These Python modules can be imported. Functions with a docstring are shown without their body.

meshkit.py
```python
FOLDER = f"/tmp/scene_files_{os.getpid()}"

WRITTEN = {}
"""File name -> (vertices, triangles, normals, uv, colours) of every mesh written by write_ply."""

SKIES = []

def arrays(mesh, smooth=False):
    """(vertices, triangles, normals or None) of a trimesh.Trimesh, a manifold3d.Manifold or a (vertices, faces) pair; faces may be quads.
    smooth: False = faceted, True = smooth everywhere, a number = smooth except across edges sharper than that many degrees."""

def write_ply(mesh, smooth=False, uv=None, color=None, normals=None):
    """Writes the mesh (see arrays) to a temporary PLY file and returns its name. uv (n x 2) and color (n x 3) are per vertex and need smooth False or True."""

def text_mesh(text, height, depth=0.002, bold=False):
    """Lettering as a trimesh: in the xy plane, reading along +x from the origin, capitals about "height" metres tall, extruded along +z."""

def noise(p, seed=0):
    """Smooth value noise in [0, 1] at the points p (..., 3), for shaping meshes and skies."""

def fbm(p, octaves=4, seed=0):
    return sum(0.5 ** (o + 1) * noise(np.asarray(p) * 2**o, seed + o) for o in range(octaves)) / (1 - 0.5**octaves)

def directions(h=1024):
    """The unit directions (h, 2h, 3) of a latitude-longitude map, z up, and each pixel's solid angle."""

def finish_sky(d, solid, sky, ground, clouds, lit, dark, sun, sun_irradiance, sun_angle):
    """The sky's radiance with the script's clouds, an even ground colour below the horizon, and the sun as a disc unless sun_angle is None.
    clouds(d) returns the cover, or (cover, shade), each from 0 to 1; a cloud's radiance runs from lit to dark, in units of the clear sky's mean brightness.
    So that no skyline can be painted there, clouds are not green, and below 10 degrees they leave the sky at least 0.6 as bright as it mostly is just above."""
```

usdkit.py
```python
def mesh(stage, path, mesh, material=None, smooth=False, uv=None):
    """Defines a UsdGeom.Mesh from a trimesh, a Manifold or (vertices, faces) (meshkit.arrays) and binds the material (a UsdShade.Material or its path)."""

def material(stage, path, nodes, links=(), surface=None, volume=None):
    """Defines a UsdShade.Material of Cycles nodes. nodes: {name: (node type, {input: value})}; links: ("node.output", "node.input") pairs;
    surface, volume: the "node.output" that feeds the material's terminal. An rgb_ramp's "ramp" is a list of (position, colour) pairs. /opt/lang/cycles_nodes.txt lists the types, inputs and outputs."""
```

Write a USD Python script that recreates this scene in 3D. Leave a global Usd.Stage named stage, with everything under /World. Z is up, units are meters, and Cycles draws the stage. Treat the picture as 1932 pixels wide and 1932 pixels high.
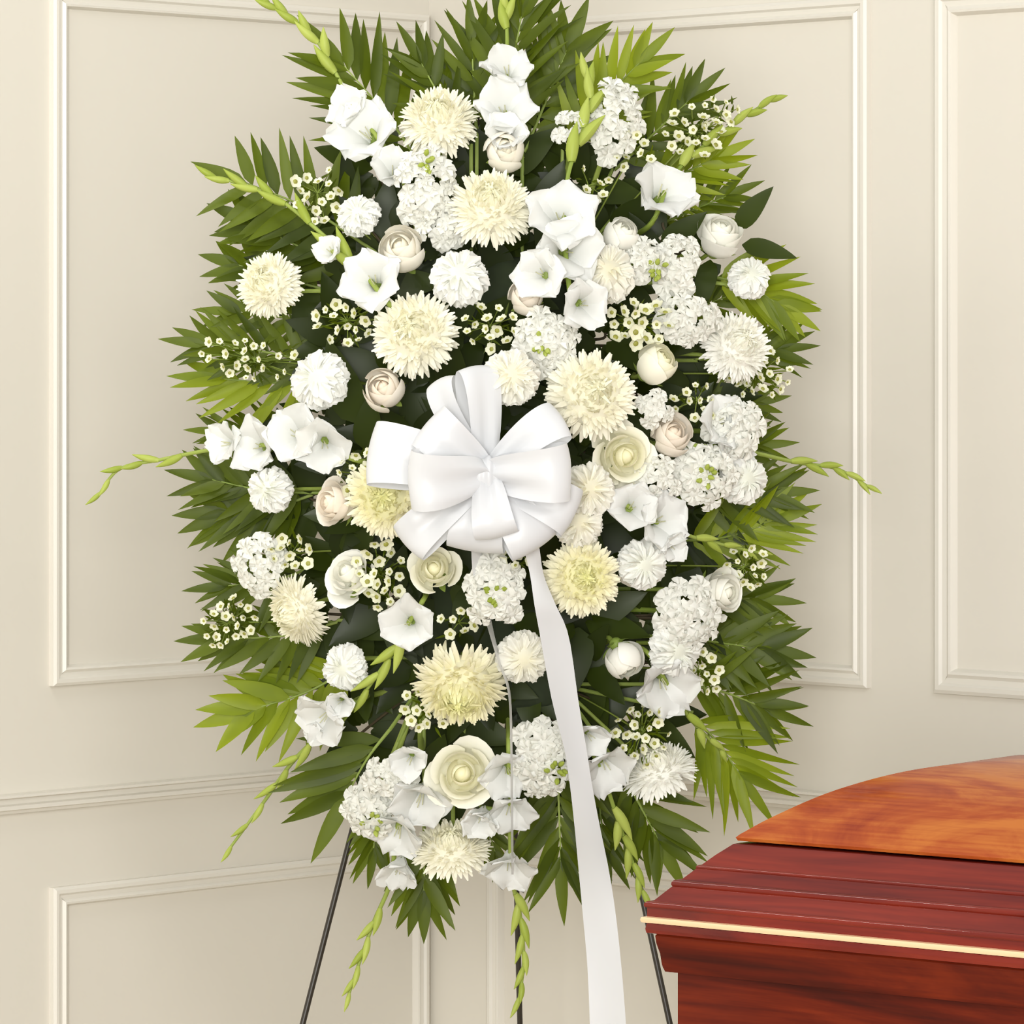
import math, random
import numpy as np
import trimesh
import usdkit
from pxr import Usd, UsdGeom, UsdLux, UsdShade, Gf, Sdf

stage = Usd.Stage.CreateInMemory()
UsdGeom.SetStageUpAxis(stage, 'Z')
UsdGeom.SetStageMetersPerUnit(stage, 1.0)
UsdGeom.Xform.Define(stage, '/World')
UsdGeom.Scope.Define(stage, '/World/Looks')

# ------------------------------------------------------------------ camera, light, exposure
F, HX, HY, ZC = 8500.0, 966.0, 660.0, 1.50           # focal length in pixels of a 1932 wide frame, principal column, horizon row, eye height
cam = UsdGeom.Camera.Define(stage, '/World/Camera')
cam.CreateHorizontalApertureAttr(36.0)
cam.CreateVerticalApertureAttr(36.0)
cam.CreateFocalLengthAttr(F / 1932 * 36.0)
cam.CreateVerticalApertureOffsetAttr(-(966.0 - HY) / 1932 * 36.0)
cam.CreateClippingRangeAttr(Gf.Vec2f(0.1, 100))
cam.AddTranslateOp().Set(Gf.Vec3d(0, 0, ZC))
cam.AddRotateXOp().Set(90.0)
cam.CreateExposureAttr(0.37)

dome = UsdLux.DomeLight.Define(stage, '/World/RoomAmbient')
dome.CreateIntensityAttr(0.15)
dome.CreateColorAttr(Gf.Vec3f(1.0, 0.985, 0.955))

def rect_light(name, at, target, w, h, power, color):
    l = UsdLux.RectLight.Define(stage, '/World/' + name)
    l.CreateWidthAttr(w); l.CreateHeightAttr(h); l.CreateIntensityAttr(power); l.CreateColorAttr(Gf.Vec3f(*color))
    m = Gf.Matrix4d().SetLookAt(Gf.Vec3d(*at), Gf.Vec3d(*target), Gf.Vec3d(0, 0, 1)).GetInverse()
    l.AddTransformOp().Set(m)
    return l

rect_light('KeyLight', (1.6, -0.5, 4.4), (0.0, 6.6, 1.0), 1.7, 1.4, 10.5, (1.0, 0.985, 0.955))
rect_light('WindowLight', (-0.7, -2.6, 1.75), (0.35, 6.6, 0.9), 2.4, 3.0, 18.5, (1.0, 0.99, 0.965))  # unseen broad fill added behind the camera to even out the walls
cl = rect_light('CeilingLight', (-1.03, 5.81, 2.74), (-1.03 + 0.00798, 5.81 - 0.00602, 0.0), 0.10, 1.0, 30.0, (1.0, 0.97, 0.92))  # unseen strip added overhead to put highlights on the casket beads

# ------------------------------------------------------------------ helpers
rng = np.random.default_rng(7)
NAMES = {}
def numbered(path):
    k = NAMES.get(path, -1) + 1
    NAMES[path] = k
    return path if k == 0 else f'{path}_{k:03d}'

def at(px, py, Y):
    """A point at depth Y from its place in the photograph."""
    return np.array([(px - HX) / F * Y, Y, ZC - (py - HY) / F * Y])

def unit(v):
    v = np.asarray(v, float)
    return v / (np.linalg.norm(v) + 1e-12)

def tag(prim, label=None, cat=None, group=None, kind=None):
    for k, v in (('label', label), ('category', cat), ('group', group), ('kind', kind)):
        if v:
            prim.SetCustomDataByKey(k, v)
    return prim

def thing(name, label, cat, group=None, loc=(0, 0, 0), matrix=None, kind=None):
    x = UsdGeom.Xform.Define(stage, numbered('/World/' + name))
    if matrix is None:
        x.AddTranslateOp().Set(Gf.Vec3d(*map(float, loc)))
    else:
        x.AddTransformOp().Set(Gf.Matrix4d(*np.asarray(matrix, float).T.ravel().tolist()))
    return tag(x.GetPrim(), label, cat, group, kind)

def part(parent, name, mesh, mat, smooth=True, label=None, kind=None):
    root = '/World' if parent is None else str(parent.GetPath())
    return tag(usdkit.mesh(stage, numbered(f'{root}/{name}'), mesh, mat, smooth).GetPrim(), label, None, None, kind)

def frame(pos, facing, scale, spin=0.0, flat=1.0):
    """Matrix that takes +Z to facing."""
    z = unit(facing)
    x = unit(np.cross([0.0, 0.0, 1.0] if abs(z[2]) < 0.95 else [0, 1.0, 0], z))
    y = np.cross(z, x)
    c, s = math.cos(spin), math.sin(spin)
    m = np.eye(4)
    m[:3, 0], m[:3, 1], m[:3, 2], m[:3, 3] = (c * x + s * y) * scale, (-s * x + c * y) * scale, z * scale * flat, pos
    return m

def sheet(P):
    nu, nv = P.shape[:2]
    i, j = np.meshgrid(np.arange(nu - 1), np.arange(nv - 1), indexing='ij')
    a = i * nv + j
    q = np.stack([a, a + 1, a + nv + 1, a + nv], -1).reshape(-1, 4)
    return P.reshape(-1, 3), np.vstack([q[:, [0, 1, 2]], q[:, [0, 2, 3]]])

def join(ms):
    vs, fs, n = [], [], 0
    for v, f in ms:
        vs.append(v); fs.append(np.asarray(f) + n); n += len(v)
    return np.vstack(vs), np.vstack(fs)

def tube(pts, rad, sides=6, cap=True):
    p = np.asarray(pts, float)
    r = np.broadcast_to(np.asarray(rad, float), (len(p),))
    t = np.gradient(p, axis=0)
    t /= np.linalg.norm(t, axis=1, keepdims=True) + 1e-12
    ref = np.array([0, 0, 1.0]) if abs(t[:, 2]).mean() < 0.8 else np.array([0, 1.0, 0])
    a = np.cross(t, ref); a /= np.linalg.norm(a, axis=1, keepdims=True) + 1e-12
    b = np.cross(t, a)
    g = np.arange(sides + 1) * 2 * np.pi / sides
    P = p[:, None] + r[:, None, None] * (np.cos(g)[None, :, None] * a[:, None] + np.sin(g)[None, :, None] * b[:, None])
    v, f = sheet(P)
    if cap:
        n, k = len(v), sides + 1
        v = np.vstack([v, p[0], p[-1]])
        f = np.vstack([f, [[n, i, i + 1] for i in range(sides)], [[n + 1, (len(p) - 1) * k + i + 1, (len(p) - 1) * k + i] for i in range(sides)]])
    return v, f

def curve(pts, n):
    """Catmull-Rom through points."""
    p = np.asarray(pts, float)
    if len(p) == 2:
        return p[0] + (p[1] - p[0]) * np.linspace(0, 1, n)[:, None]
    q = np.vstack([2 * p[0] - p[1], p, 2 * p[-1] - p[-2]])
    out = []
    for s in np.linspace(0, len(p) - 1, n):
        i = min(int(s), len(p) - 2); t = s - i
        a, b, c, d = q[i:i + 4]
        out.append(0.5 * (2 * b + (c - a) * t + (2 * a - 5 * b + 4 * c - d) * t * t + (3 * b - a - 3 * c + d) * t ** 3))
    return np.array(out)

def box(lo, hi):
    m = trimesh.creation.box(extents=np.subtract(hi, lo)); m.apply_translation(np.add(hi, lo) / 2)
    return np.array(m.vertices), np.array(m.faces)

# ------------------------------------------------------------------ materials
def mat(name, nodes, links, surface):
    return usdkit.material(stage, '/World/Looks/' + name, nodes, links, surface=surface)

def paint(name, color, rough=0.5, var=0.03, scale=3.0, bump=0.0):
    c = np.array(color)
    nodes = {'tc': ('texture_coordinate', {}), 'n': ('noise_texture', {'scale': scale, 'detail': 3.0}),
             'r': ('rgb_ramp', {'ramp': [(0.3, tuple(c * (1 - var))), (0.7, tuple(np.minimum(c * (1 + var), 1)))]}),
             'p': ('principled_bsdf', {'roughness': rough})}
    links = [('tc.object', 'n.vector'), ('n.fac', 'r.fac'), ('r.color', 'p.base_color')]
    if bump:
        nodes['b'] = ('bump', {'strength': bump, 'distance': 0.002}); nodes['n2'] = ('noise_texture', {'scale': 90.0, 'detail': 3.0})
        links += [('tc.object', 'n2.vector'), ('n2.fac', 'b.height'), ('b.normal', 'p.normal')]
    return mat(name, nodes, links, 'p.BSDF')

def petal_mat(name, center, mid, edge, r0=0.15, r1=0.6, r2=1.0, trans=0.2, rough=0.6):
    """Petal colour by distance from the bloom's axis (the flower's own pigment), a thin petal lets light through."""
    nodes = {'tc': ('texture_coordinate', {}), 'fl': ('vector_math', {'math_type': 'multiply', 'vector2': (1, 1, 0)}),
             'len': ('vector_math', {'math_type': 'length'}), 'ns': ('noise_texture', {'scale': 4.0, 'detail': 2.0}),
             'ad': ('math', {'math_type': 'multiply_add', 'value2': 0.25, 'value3': -0.12}), 'sm': ('math', {'math_type': 'add'}),
             'r': ('rgb_ramp', {'ramp': [(r0, center), (r1, mid), (r2, edge)]}),
             'p': ('principled_bsdf', {'roughness': rough}), 't': ('translucent_bsdf', {}), 'm': ('mix_closure', {'fac': trans})}
    links = [('tc.object', 'fl.vector1'), ('fl.vector', 'len.vector1'), ('tc.object', 'ns.vector'), ('ns.fac', 'ad.value1'), ('len.value', 'sm.value1'), ('ad.value', 'sm.value2'),
             ('sm.value', 'r.fac'), ('r.color', 'p.base_color'), ('r.color', 't.color'), ('p.BSDF', 'm.closure1'), ('t.BSDF', 'm.closure2')]
    return mat(name, nodes, links, 'm.closure')

def leaf_mat(name, dark, light, rough=0.4, trans=0.25, glow=(0.25, 0.38, 0.03)):
    nodes = {'oi': ('object_info', {}), 'tc': ('texture_coordinate', {}), 'n': ('noise_texture', {'scale': 14.0, 'detail': 2.0}),
             'a': ('math', {'math_type': 'multiply_add', 'value2': 0.5}), 'b': ('math', {'math_type': 'multiply', 'value2': 0.5}),
             'r': ('rgb_ramp', {'ramp': [(0.1, dark), (0.85, light)]}),
             'p': ('principled_bsdf', {'roughness': rough, 'specular_ior_level': 0.3}), 't': ('translucent_bsdf', {'color': glow}), 'm': ('mix_closure', {'fac': trans})}
    links = [('tc.object', 'n.vector'), ('n.fac', 'b.value1'), ('oi.random', 'a.value1'), ('b.value', 'a.value3'), ('a.value', 'r.fac'), ('r.color', 'p.base_color'),
             ('p.BSDF', 'm.closure1'), ('t.BSDF', 'm.closure2')]
    return mat(name, nodes, links, 'm.closure')

def wood(name, dark, mid, light, along, coat=0.6, rough=0.25, cross=14.0, run=1.6):
    """Lacquered wood; the grain runs along the object's x axis."""
    nodes = {'tc': ('texture_coordinate', {}), 'mp': ('mapping', {'scale': (run, cross, cross), 'rotation': (0, 0, 0)}),
             'n': ('noise_texture', {'scale': 1.6, 'detail': 6.0, 'roughness': 0.6, 'distortion': 1.2}),
             'mp2': ('mapping', {'scale': (4.0, 160.0, 160.0)}), 'n2': ('noise_texture', {'scale': 1.0, 'detail': 3.0}),
             'mx': ('math', {'math_type': 'multiply_add', 'value2': 0.25}), 'ml': ('math', {'math_type': 'multiply', 'value2': 0.78}),
             'r': ('rgb_ramp', {'ramp': [(0.36, dark), (0.5, mid), (0.63, light)]}),
             'p': ('principled_bsdf', {'roughness': 0.6, 'specular_ior_level': 0.12, 'coat_weight': coat, 'coat_roughness': 0.08})}
    links = [('tc.object', 'mp.vector'), ('mp.vector', 'n.vector'), ('tc.object', 'mp2.vector'), ('mp2.vector', 'n2.vector'), ('n2.fac', 'mx.value1'), ('n.fac', 'ml.value1'),
             ('ml.value', 'mx.value3'), ('mx.value', 'r.fac'), ('r.color', 'p.base_color')]
    return mat(name, nodes, links, 'p.BSDF')

M = {}
M['wall'] = paint('wall_paint', (0.70, 0.665, 0.585), 0.55, 0.012, 1.2, 0.08)
M['trim'] = paint('trim_paint', (0.73, 0.70, 0.625), 0.38, 0.01, 2.0)
M['floor'] = paint('carpet', (0.60, 0.53, 0.43), 0.95, 0.15, 30.0)
M['mum'] = petal_mat('mum_petal', (0.88, 0.86, 0.64), (0.90, 0.87, 0.70), (0.91, 0.89, 0.76), 0.05, 0.5, 1.0)
M['mum_yellow'] = petal_mat('mum_petal_yellow', (0.84, 0.83, 0.40), (0.88, 0.84, 0.56), (0.90, 0.87, 0.70), 0.05, 0.55, 1.0)
M['mum_white'] = petal_mat('mum_petal_white', (0.90, 0.89, 0.76), (0.91, 0.90, 0.82), (0.91, 0.91, 0.86), 0.05, 0.5, 1.0)
M['rose'] = petal_mat('rose_petal', (0.92, 0.87, 0.70), (0.92, 0.88, 0.77), (0.92, 0.89, 0.80), 0.1, 0.5, 1.0, 0.16)
M['rose_yellow'] = petal_mat('rose_petal_yellow', (0.94, 0.91, 0.60), (0.94, 0.92, 0.75), (0.94, 0.92, 0.81), 0.1, 0.6, 1.1, 0.16)
M['rose_peach'] = petal_mat('rose_petal_peach', (0.92, 0.80, 0.64), (0.92, 0.85, 0.74), (0.92, 0.87, 0.78), 0.1, 0.5, 1.0, 0.16)
M['rose_white'] = petal_mat('rose_petal_white', (0.91, 0.91, 0.78), (0.92, 0.91, 0.83), (0.92, 0.92, 0.86), 0.1, 0.5, 1.0, 0.16)
M['carn'] = petal_mat('carnation_petal', (0.84, 0.86, 0.74), (0.87, 0.88, 0.82), (0.88, 0.88, 0.84), 0.1, 0.5, 1.0, 0.2)
M['carn_cream'] = petal_mat('carnation_petal_cream', (0.87, 0.83, 0.62), (0.88, 0.86, 0.74), (0.88, 0.87, 0.80), 0.1, 0.5, 1.0, 0.2)
M['glad'] = petal_mat('gladiolus_petal', (0.70, 0.74, 0.52), (0.86, 0.87, 0.83), (0.88, 0.88, 0.86), 0.08, 0.3, 1.0, 0.3)
M['stock'] = petal_mat('stock_petal', (0.78, 0.80, 0.55), (0.87, 0.87, 0.79), (0.88, 0.88, 0.83), 0.004, 0.009, 0.02, 0.28)
M['wax'] = petal_mat('waxflower_petal', (0.84, 0.84, 0.66), (0.85, 0.85, 0.70), (0.86, 0.86, 0.74), 0.002, 0.005, 0.01, 0.25)
M['wax_center'] = paint('waxflower_center', (0.30, 0.30, 0.05), 0.5, 0.2, 20)
M['bud'] = leaf_mat('gladiolus_bud', (0.33, 0.42, 0.05), (0.56, 0.64, 0.15), 0.45, 0.3, (0.6, 0.7, 0.1))
M['stem'] = leaf_mat('green_stem', (0.20, 0.28, 0.04), (0.34, 0.42, 0.09), 0.5, 0.05)
M['calyx'] = leaf_mat('calyx', (0.17, 0.25, 0.04), (0.30, 0.38, 0.09), 0.5, 0.1)
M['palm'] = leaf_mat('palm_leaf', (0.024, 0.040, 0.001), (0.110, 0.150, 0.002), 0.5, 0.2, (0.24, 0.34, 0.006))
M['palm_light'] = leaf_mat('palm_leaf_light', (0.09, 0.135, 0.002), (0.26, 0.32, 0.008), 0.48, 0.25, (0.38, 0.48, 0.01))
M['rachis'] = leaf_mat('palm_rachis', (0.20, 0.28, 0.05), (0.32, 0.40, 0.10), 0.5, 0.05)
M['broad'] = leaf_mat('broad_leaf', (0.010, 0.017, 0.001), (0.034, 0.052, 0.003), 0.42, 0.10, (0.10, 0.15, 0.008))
M['twig'] = paint('brown_twig', (0.06, 0.045, 0.02), 0.7, 0.2, 30)
M['foam'] = paint('floral_foam', (0.020, 0.030, 0.010), 0.9, 0.2, 40)
M['wire'] = paint('bronze_wire', (0.030, 0.024, 0.016), 0.4, 0.1, 20)
M['satin'] = mat('white_satin', {'p': ('principled_bsdf', {'base_color': (0.74, 0.752, 0.77), 'roughness': 0.36, 'sheen_weight': 0.15}), 't': ('translucent_bsdf', {'color': (0.85, 0.86, 0.87)}),
                                 'm': ('mix_closure', {'fac': 0.18})}, [('p.BSDF', 'm.closure1'), ('t.BSDF', 'm.closure2')], 'm.closure')
M['crown'] = wood('cherry_crown', (0.22, 0.020, 0.005), (0.37, 0.070, 0.011), (0.50, 0.15, 0.024), 0, 0.4, 0.35, 6.0, 3.2)  # lighter partly from figured grain, partly top light painted into the colour
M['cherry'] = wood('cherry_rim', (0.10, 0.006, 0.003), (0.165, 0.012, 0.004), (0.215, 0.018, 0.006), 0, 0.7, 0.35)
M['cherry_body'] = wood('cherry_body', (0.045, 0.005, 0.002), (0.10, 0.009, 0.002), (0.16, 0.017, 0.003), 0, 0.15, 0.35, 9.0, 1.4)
M['gilt'] = mat('gilt_line', {'p': ('principled_bsdf', {'base_color': (0.86, 0.58, 0.34), 'roughness': 0.3, 'coat_weight': 0.5})}, [], 'p.BSDF')  # pale peach colour stands in for a highlight along the lid edge
M['seam'] = paint('dark_seam', (0.03, 0.006, 0.004), 0.6, 0.1, 10)

# ------------------------------------------------------------------ the room: two panelled walls meeting in a corner
CORNER = at(810, 660, 7.6)[:2]
AL = np.array([-0.700, -0.714])       # along the left wall, from the corner towards the camera's left
AR = np.array([0.714, -0.700])        # along the right wall, from the corner towards the camera's right
NL, NR = np.array([0.714, -0.700]), np.array([-0.700, -0.714])   # into the room

def on_wall(px, py, along):
    """(distance from the corner, height) of a pixel on a wall."""
    d = np.array([(px - HX) / F, 1.0])
    A = np.array([d, -along]).T
    Y, s = np.linalg.solve(A, CORNER)
    return s, ZC - (py - HY) / F * Y

def wall_mesh(along, nrm, s0, s1, z0, z1, d0, d1):
    v, f = box((s0, d0, z0), (s1, d1, z1))
    return place_wall((v, f), along, nrm)

def place_wall(m, along, nrm):
    v, f = m
    w = np.column_stack([CORNER[0] + v[:, 0] * along[0] + v[:, 1] * nrm[0], CORNER[1] + v[:, 0] * along[1] + v[:, 1] * nrm[1], v[:, 2]])
    if along[0] * nrm[1] - along[1] * nrm[0] < 0:
        f = f[:, ::-1]
    return w, f

PROFILE = np.array([(0.0, 0.0), (0.0, 0.010), (0.004, 0.013), (0.009, 0.013), (0.012, 0.009), (0.018, 0.008), (0.022, 0.012), (0.025, 0.011), (0.0275, 0.004), (0.0285, 0.0)])
def moulding(p, q, inward, along, nrm, mitre=(1, 1), prof=PROFILE, scale=1.0):
    """One straight length of panel moulding from p to q (wall coordinates), its profile running inward; mitred ends."""
    p, q, inward = map(lambda a: np.asarray(a, float), (p, q, inward))
    t = unit(q - p)
    rows = []
    for end, sgn, mt in ((p, 1, mitre[0]), (q, -1, mitre[1])):
        rows.append([[*(end + inward * a * scale + t * sgn * mt * a * scale), b] for a, b in prof])
    P = np.array(rows)
    P = P[:, :, [0, 2, 1]]
    v, f = sheet(P)
    n = len(prof)
    caps = [[0, i, i + 1] for i in range(1, n - 1)] + [[n, n + i + 1, n + i] for i in range(1, n - 1)]
    return place_wall((v, np.vstack([f, caps])), along, nrm)

def panel(wall, s0, s1, z0, z1, along, nrm, scale=1.0):
    c = [(s0, z0), (s1, z0), (s1, z1), (s0, z1)]
    inn = [(0, 1), (-1, 0), (0, -1), (1, 0)]
    for k in range(4):
        part(wall, 'panel_moulding', moulding(c[k], c[(k + 1) % 4], inn[k], along, nrm, scale=scale), M['trim'], 25)

def build_wall(name, label, along, nrm, panels, rail, length):
    w = thing(name, label, 'wall', kind='structure')
    part(w, 'wall_face', wall_mesh(along, nrm, -0.1, length, 0, 2.75, -0.1, 0.0), M['wall'], False)
    for s0, s1, z0, z1, sc in panels:
        panel(w, s0, s1, z0, z1, along, nrm, sc)
    zr0, zr1 = rail
    h = zr1 - zr0
    prof = np.array([(0, 0), (0, 0.010), (0.15 * h, 0.013), (0.22 * h, 0.018), (0.42 * h, 0.018), (0.5 * h, 0.013), (0.75 * h, 0.013), (0.85 * h, 0.024), (0.97 * h, 0.024), (h, 0.018), (h, 0)])
    part(w, 'chair_rail', moulding((0.0, zr0), (length, zr0), (0, 1), along, nrm, (0, 0), prof), M['trim'], 25)
    return w

def wl(px, py): return on_wall(px, py, AL)
def wr(px, py): return on_wall(px, py, AR)

sL0 = wl(803, 900)[0]; sL1 = wl(93, 900)[0]
zLb, zLt = wl(95, 1294)[1], wl(300, -8)[1]
zl_low = wl(115, 1672)[1]
rail = (wl(0, 1536)[1], wl(0, 1499)[1])
lenL = 4.5
build_wall('wall_left', 'cream panelled wall left of the room corner, behind the left half of the spray', AL, NL,
           [(sL0, sL1, zLb, zLt, 1.1), (sL0, sL1, 0.2, zl_low, 1.1), (sL1 + 0.14, sL1 + 1.2, zLb, zLt, 1.1), (sL1 + 0.14, sL1 + 1.2, 0.2, zl_low, 1.1)], rail, lenL)
sR0, sR1 = wr(925, 900)[0], wr(1643, 900)[0]
sR2 = wr(1769, 900)[0]
zRb, zRt = wr(1643, 1298)[1], wr(1300, 18)[1]
build_wall('wall_right', 'cream panelled wall right of the room corner, behind the casket', AR, NR,
           [(sR0, sR1, zRb, zRt, 1.15), (sR0, sR1, 0.2, zl_low, 1.15), (sR2, sR2 + 0.72, zRb, zRt, 1.35), (sR2, sR2 + 0.72, 0.2, zl_low, 1.35)], rail, lenL)
for nm, al, nr, side in (('baseboard_left', AL, NL, 'left'), ('baseboard_right', AR, NR, 'right')):
    o = part(None, nm, moulding((0.0, 0.0), (lenL, 0.0), (0, 1), al, nr, (0, 0), np.array([(0, 0), (0, 0.018), (0.09, 0.018), (0.105, 0.012), (0.12, 0.006), (0.12, 0)])), M['trim'], 25)
    tag(o, f'cream baseboard at the foot of the {side} wall', 'baseboard', kind='structure')
fl = part(None, 'floor', box((-5, -1.0, -0.1), (5, 8.5, 0.0)), M['floor'], False)
tag(fl, 'beige carpeted floor under easel and casket', 'floor', kind='structure')

# ------------------------------------------------------------------ the casket
cu = np.array([0.798, -0.602]); cv = np.array([0.602, 0.798])
Q = at(1210, 1735, 5.67)
CASK_L, CASK_W = 2.05, 0.735
cm = np.eye(4); cm[:2, 0] = cu; cm[:2, 1] = cv; cm[:3, 3] = [Q[0], Q[1], 0]
casket = thing('casket', 'glossy cherry red wooden casket with closed domed lid, in front of the right wall', 'casket', matrix=cm)

def hip_z(px, py):
    """Profile point (inset, height) of the mitred lid from its outline in the photograph."""
    t = (px - 1210) / F * 5.67 / (cu[0] + cv[0])
    Y = 5.67 + t * (cu[1] + cv[1])
    t = ((px - HX) / F * Y - Q[0]) / (cu[0] + cv[0])
    return t, ZC - (py - HY) / F * Y

def rings(prof, close_top=False, close_bottom=False):
    """Loft of mitred rectangles: prof = (inset, height) rows."""
    P = []
    for t, z in prof:
        t = min(t, CASK_W / 2 - 1e-4)
        c = np.array([(t, t, z), (CASK_L - t, t, z), (CASK_L - t, CASK_W - t, z), (t, CASK_W - t, z), (t, t, z)])
        P.append(c)
    v, f = sheet(np.array(P))
    extra = []
    n = len(P)
    if close_top:
        extra += [[(n - 1) * 5, (n - 1) * 5 + 1, (n - 1) * 5 + 2], [(n - 1) * 5, (n - 1) * 5 + 2, (n - 1) * 5 + 3]]
    if close_bottom:
        extra += [[0, 2, 1], [0, 3, 2]]
    return v, np.vstack([f] + ([extra] if extra else []))

z = lambda px, py: hip_z(px, py)
cr = [z(1392, 1586), z(1388, 1580), z(1396, 1574)] + [tuple(r) for r in curve([z(1396, 1574), z(1460, 1540), z(1570, 1493), z(1700, 1457), z(1830, 1439), z(1960, 1433)], 30)[1:]]
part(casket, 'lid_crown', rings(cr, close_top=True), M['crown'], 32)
def bead(prof, at_t, r, n=11):
    """Adds a half-round bead to a profile where its inset is at_t."""
    p = np.array(prof, float)
    k = int(np.searchsorted(p[:, 0], at_t))
    d = unit(p[k] - p[k - 1]); nn = np.array([-d[1], d[0]])
    c = p[k - 1] + (p[k] - p[k - 1]) * (at_t - p[k - 1, 0]) / (p[k, 0] - p[k - 1, 0])
    arc = [c - d * r * math.cos(g) + nn * r * math.sin(g) * 0.9 for g in np.linspace(0, math.pi, n)]
    return np.vstack([p[:k], arc, p[k:]])
zb = lambda py: ZC - (py - HY) / F * 5.67
rim = np.array([(0.0052, zb(1729)), (0.0052, zb(1714)), z(1222, 1708), z(1262, 1677), z(1312, 1640), z(1350, 1613), z(1384, 1592), z(1400, 1590)])
rim = bead(rim, z(1224, 1706)[0], 0.0048)
rim = bead(rim, z(1276, 1666)[0], 0.0050)
rim = bead(rim, z(1318, 1636)[0], 0.0026)
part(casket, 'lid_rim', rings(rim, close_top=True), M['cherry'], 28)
tq = 0.004
zb = lambda py: ZC - (py - HY) / F * 5.67
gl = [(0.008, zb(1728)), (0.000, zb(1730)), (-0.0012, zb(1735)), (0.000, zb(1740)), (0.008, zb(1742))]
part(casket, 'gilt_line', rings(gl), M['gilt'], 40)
lw = [(0.012, zb(1741)), (0.005, zb(1742)), (0.0035, zb(1752)), (0.0045, zb(1760)), (0.014, zb(1763))]
part(casket, 'lid_edge', rings(lw, close_bottom=True), M['cherry'], 28)
bt = [(0.031, zb(1836)), (0.0215, zb(1834)), (0.0195, zb(1826)), (0.0185, zb(1820)), (0.017, zb(1800)), (0.0135, zb(1780)), (0.0125, zb(1766)), (0.014, zb(1763))]
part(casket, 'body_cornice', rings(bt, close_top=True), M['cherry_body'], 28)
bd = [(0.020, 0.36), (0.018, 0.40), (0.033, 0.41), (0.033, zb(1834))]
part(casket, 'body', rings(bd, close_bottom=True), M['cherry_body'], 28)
bier = thing('casket_bier', 'draped bier that carries the cherry casket', 'stand', matrix=cm)
part(bier, 'bier_top', box((0.15, 0.06, 0.30), (CASK_L - 0.15, CASK_W - 0.06, 0.36)), M['cherry_body'], False)
for x0 in (0.2, CASK_L - 0.26):
    for y0 in (0.1, CASK_W - 0.16):
        part(bier, 'leg', box((x0, y0, 0.0), (x0 + 0.06, y0 + 0.06, 0.30)), M['cherry_body'], False)

# ------------------------------------------------------------------ the easel and the foam that carries the spray
YS = 6.50                      # plane of the spray's rim
CX, CY = 925.0, 880.0
def dome_y(px, py, lift=0.0):
    r2 = ((px - CX) / 600.0) ** 2 + ((py - CY) / 860.0) ** 2
    return YS - 0.02 - 0.20 * max(0.0, 1 - r2) - lift

easel = thing('wire_easel', 'dark bronze wire easel standing behind the funeral spray', 'easel', loc=(0, 0, 0))
apex = at(945, 470, 6.74)
def leg_to(px, py, Yfoot):
    """A leg from the apex through the pixel where it leaves the frame, on to the floor."""
    zf = 0.005
    # plane: depth changes linearly with height from the apex to the foot
    for _ in range(20):
        zz = ZC - (py - HY) / F * Yfoot
        k = (apex[2] - zz) / (apex[2] - zf)
        Yp = apex[1] + (Yfoot - apex[1]) * k
        p = at(px, py, Yp)
        k = (apex[2] - p[2]) / (apex[2] - zf)
    return apex + (p - apex) / k
feet = [leg_to(571, 1932, 6.47), leg_to(1264, 1932, 6.47)]
for ft in feet:
    top = apex + (ft - apex) * 0.02
    part(easel, 'leg', tube(np.array([top, ft]), 0.0043, 8), M['wire'])
bk = leg_to(981, 1932, 7.12)
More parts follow.
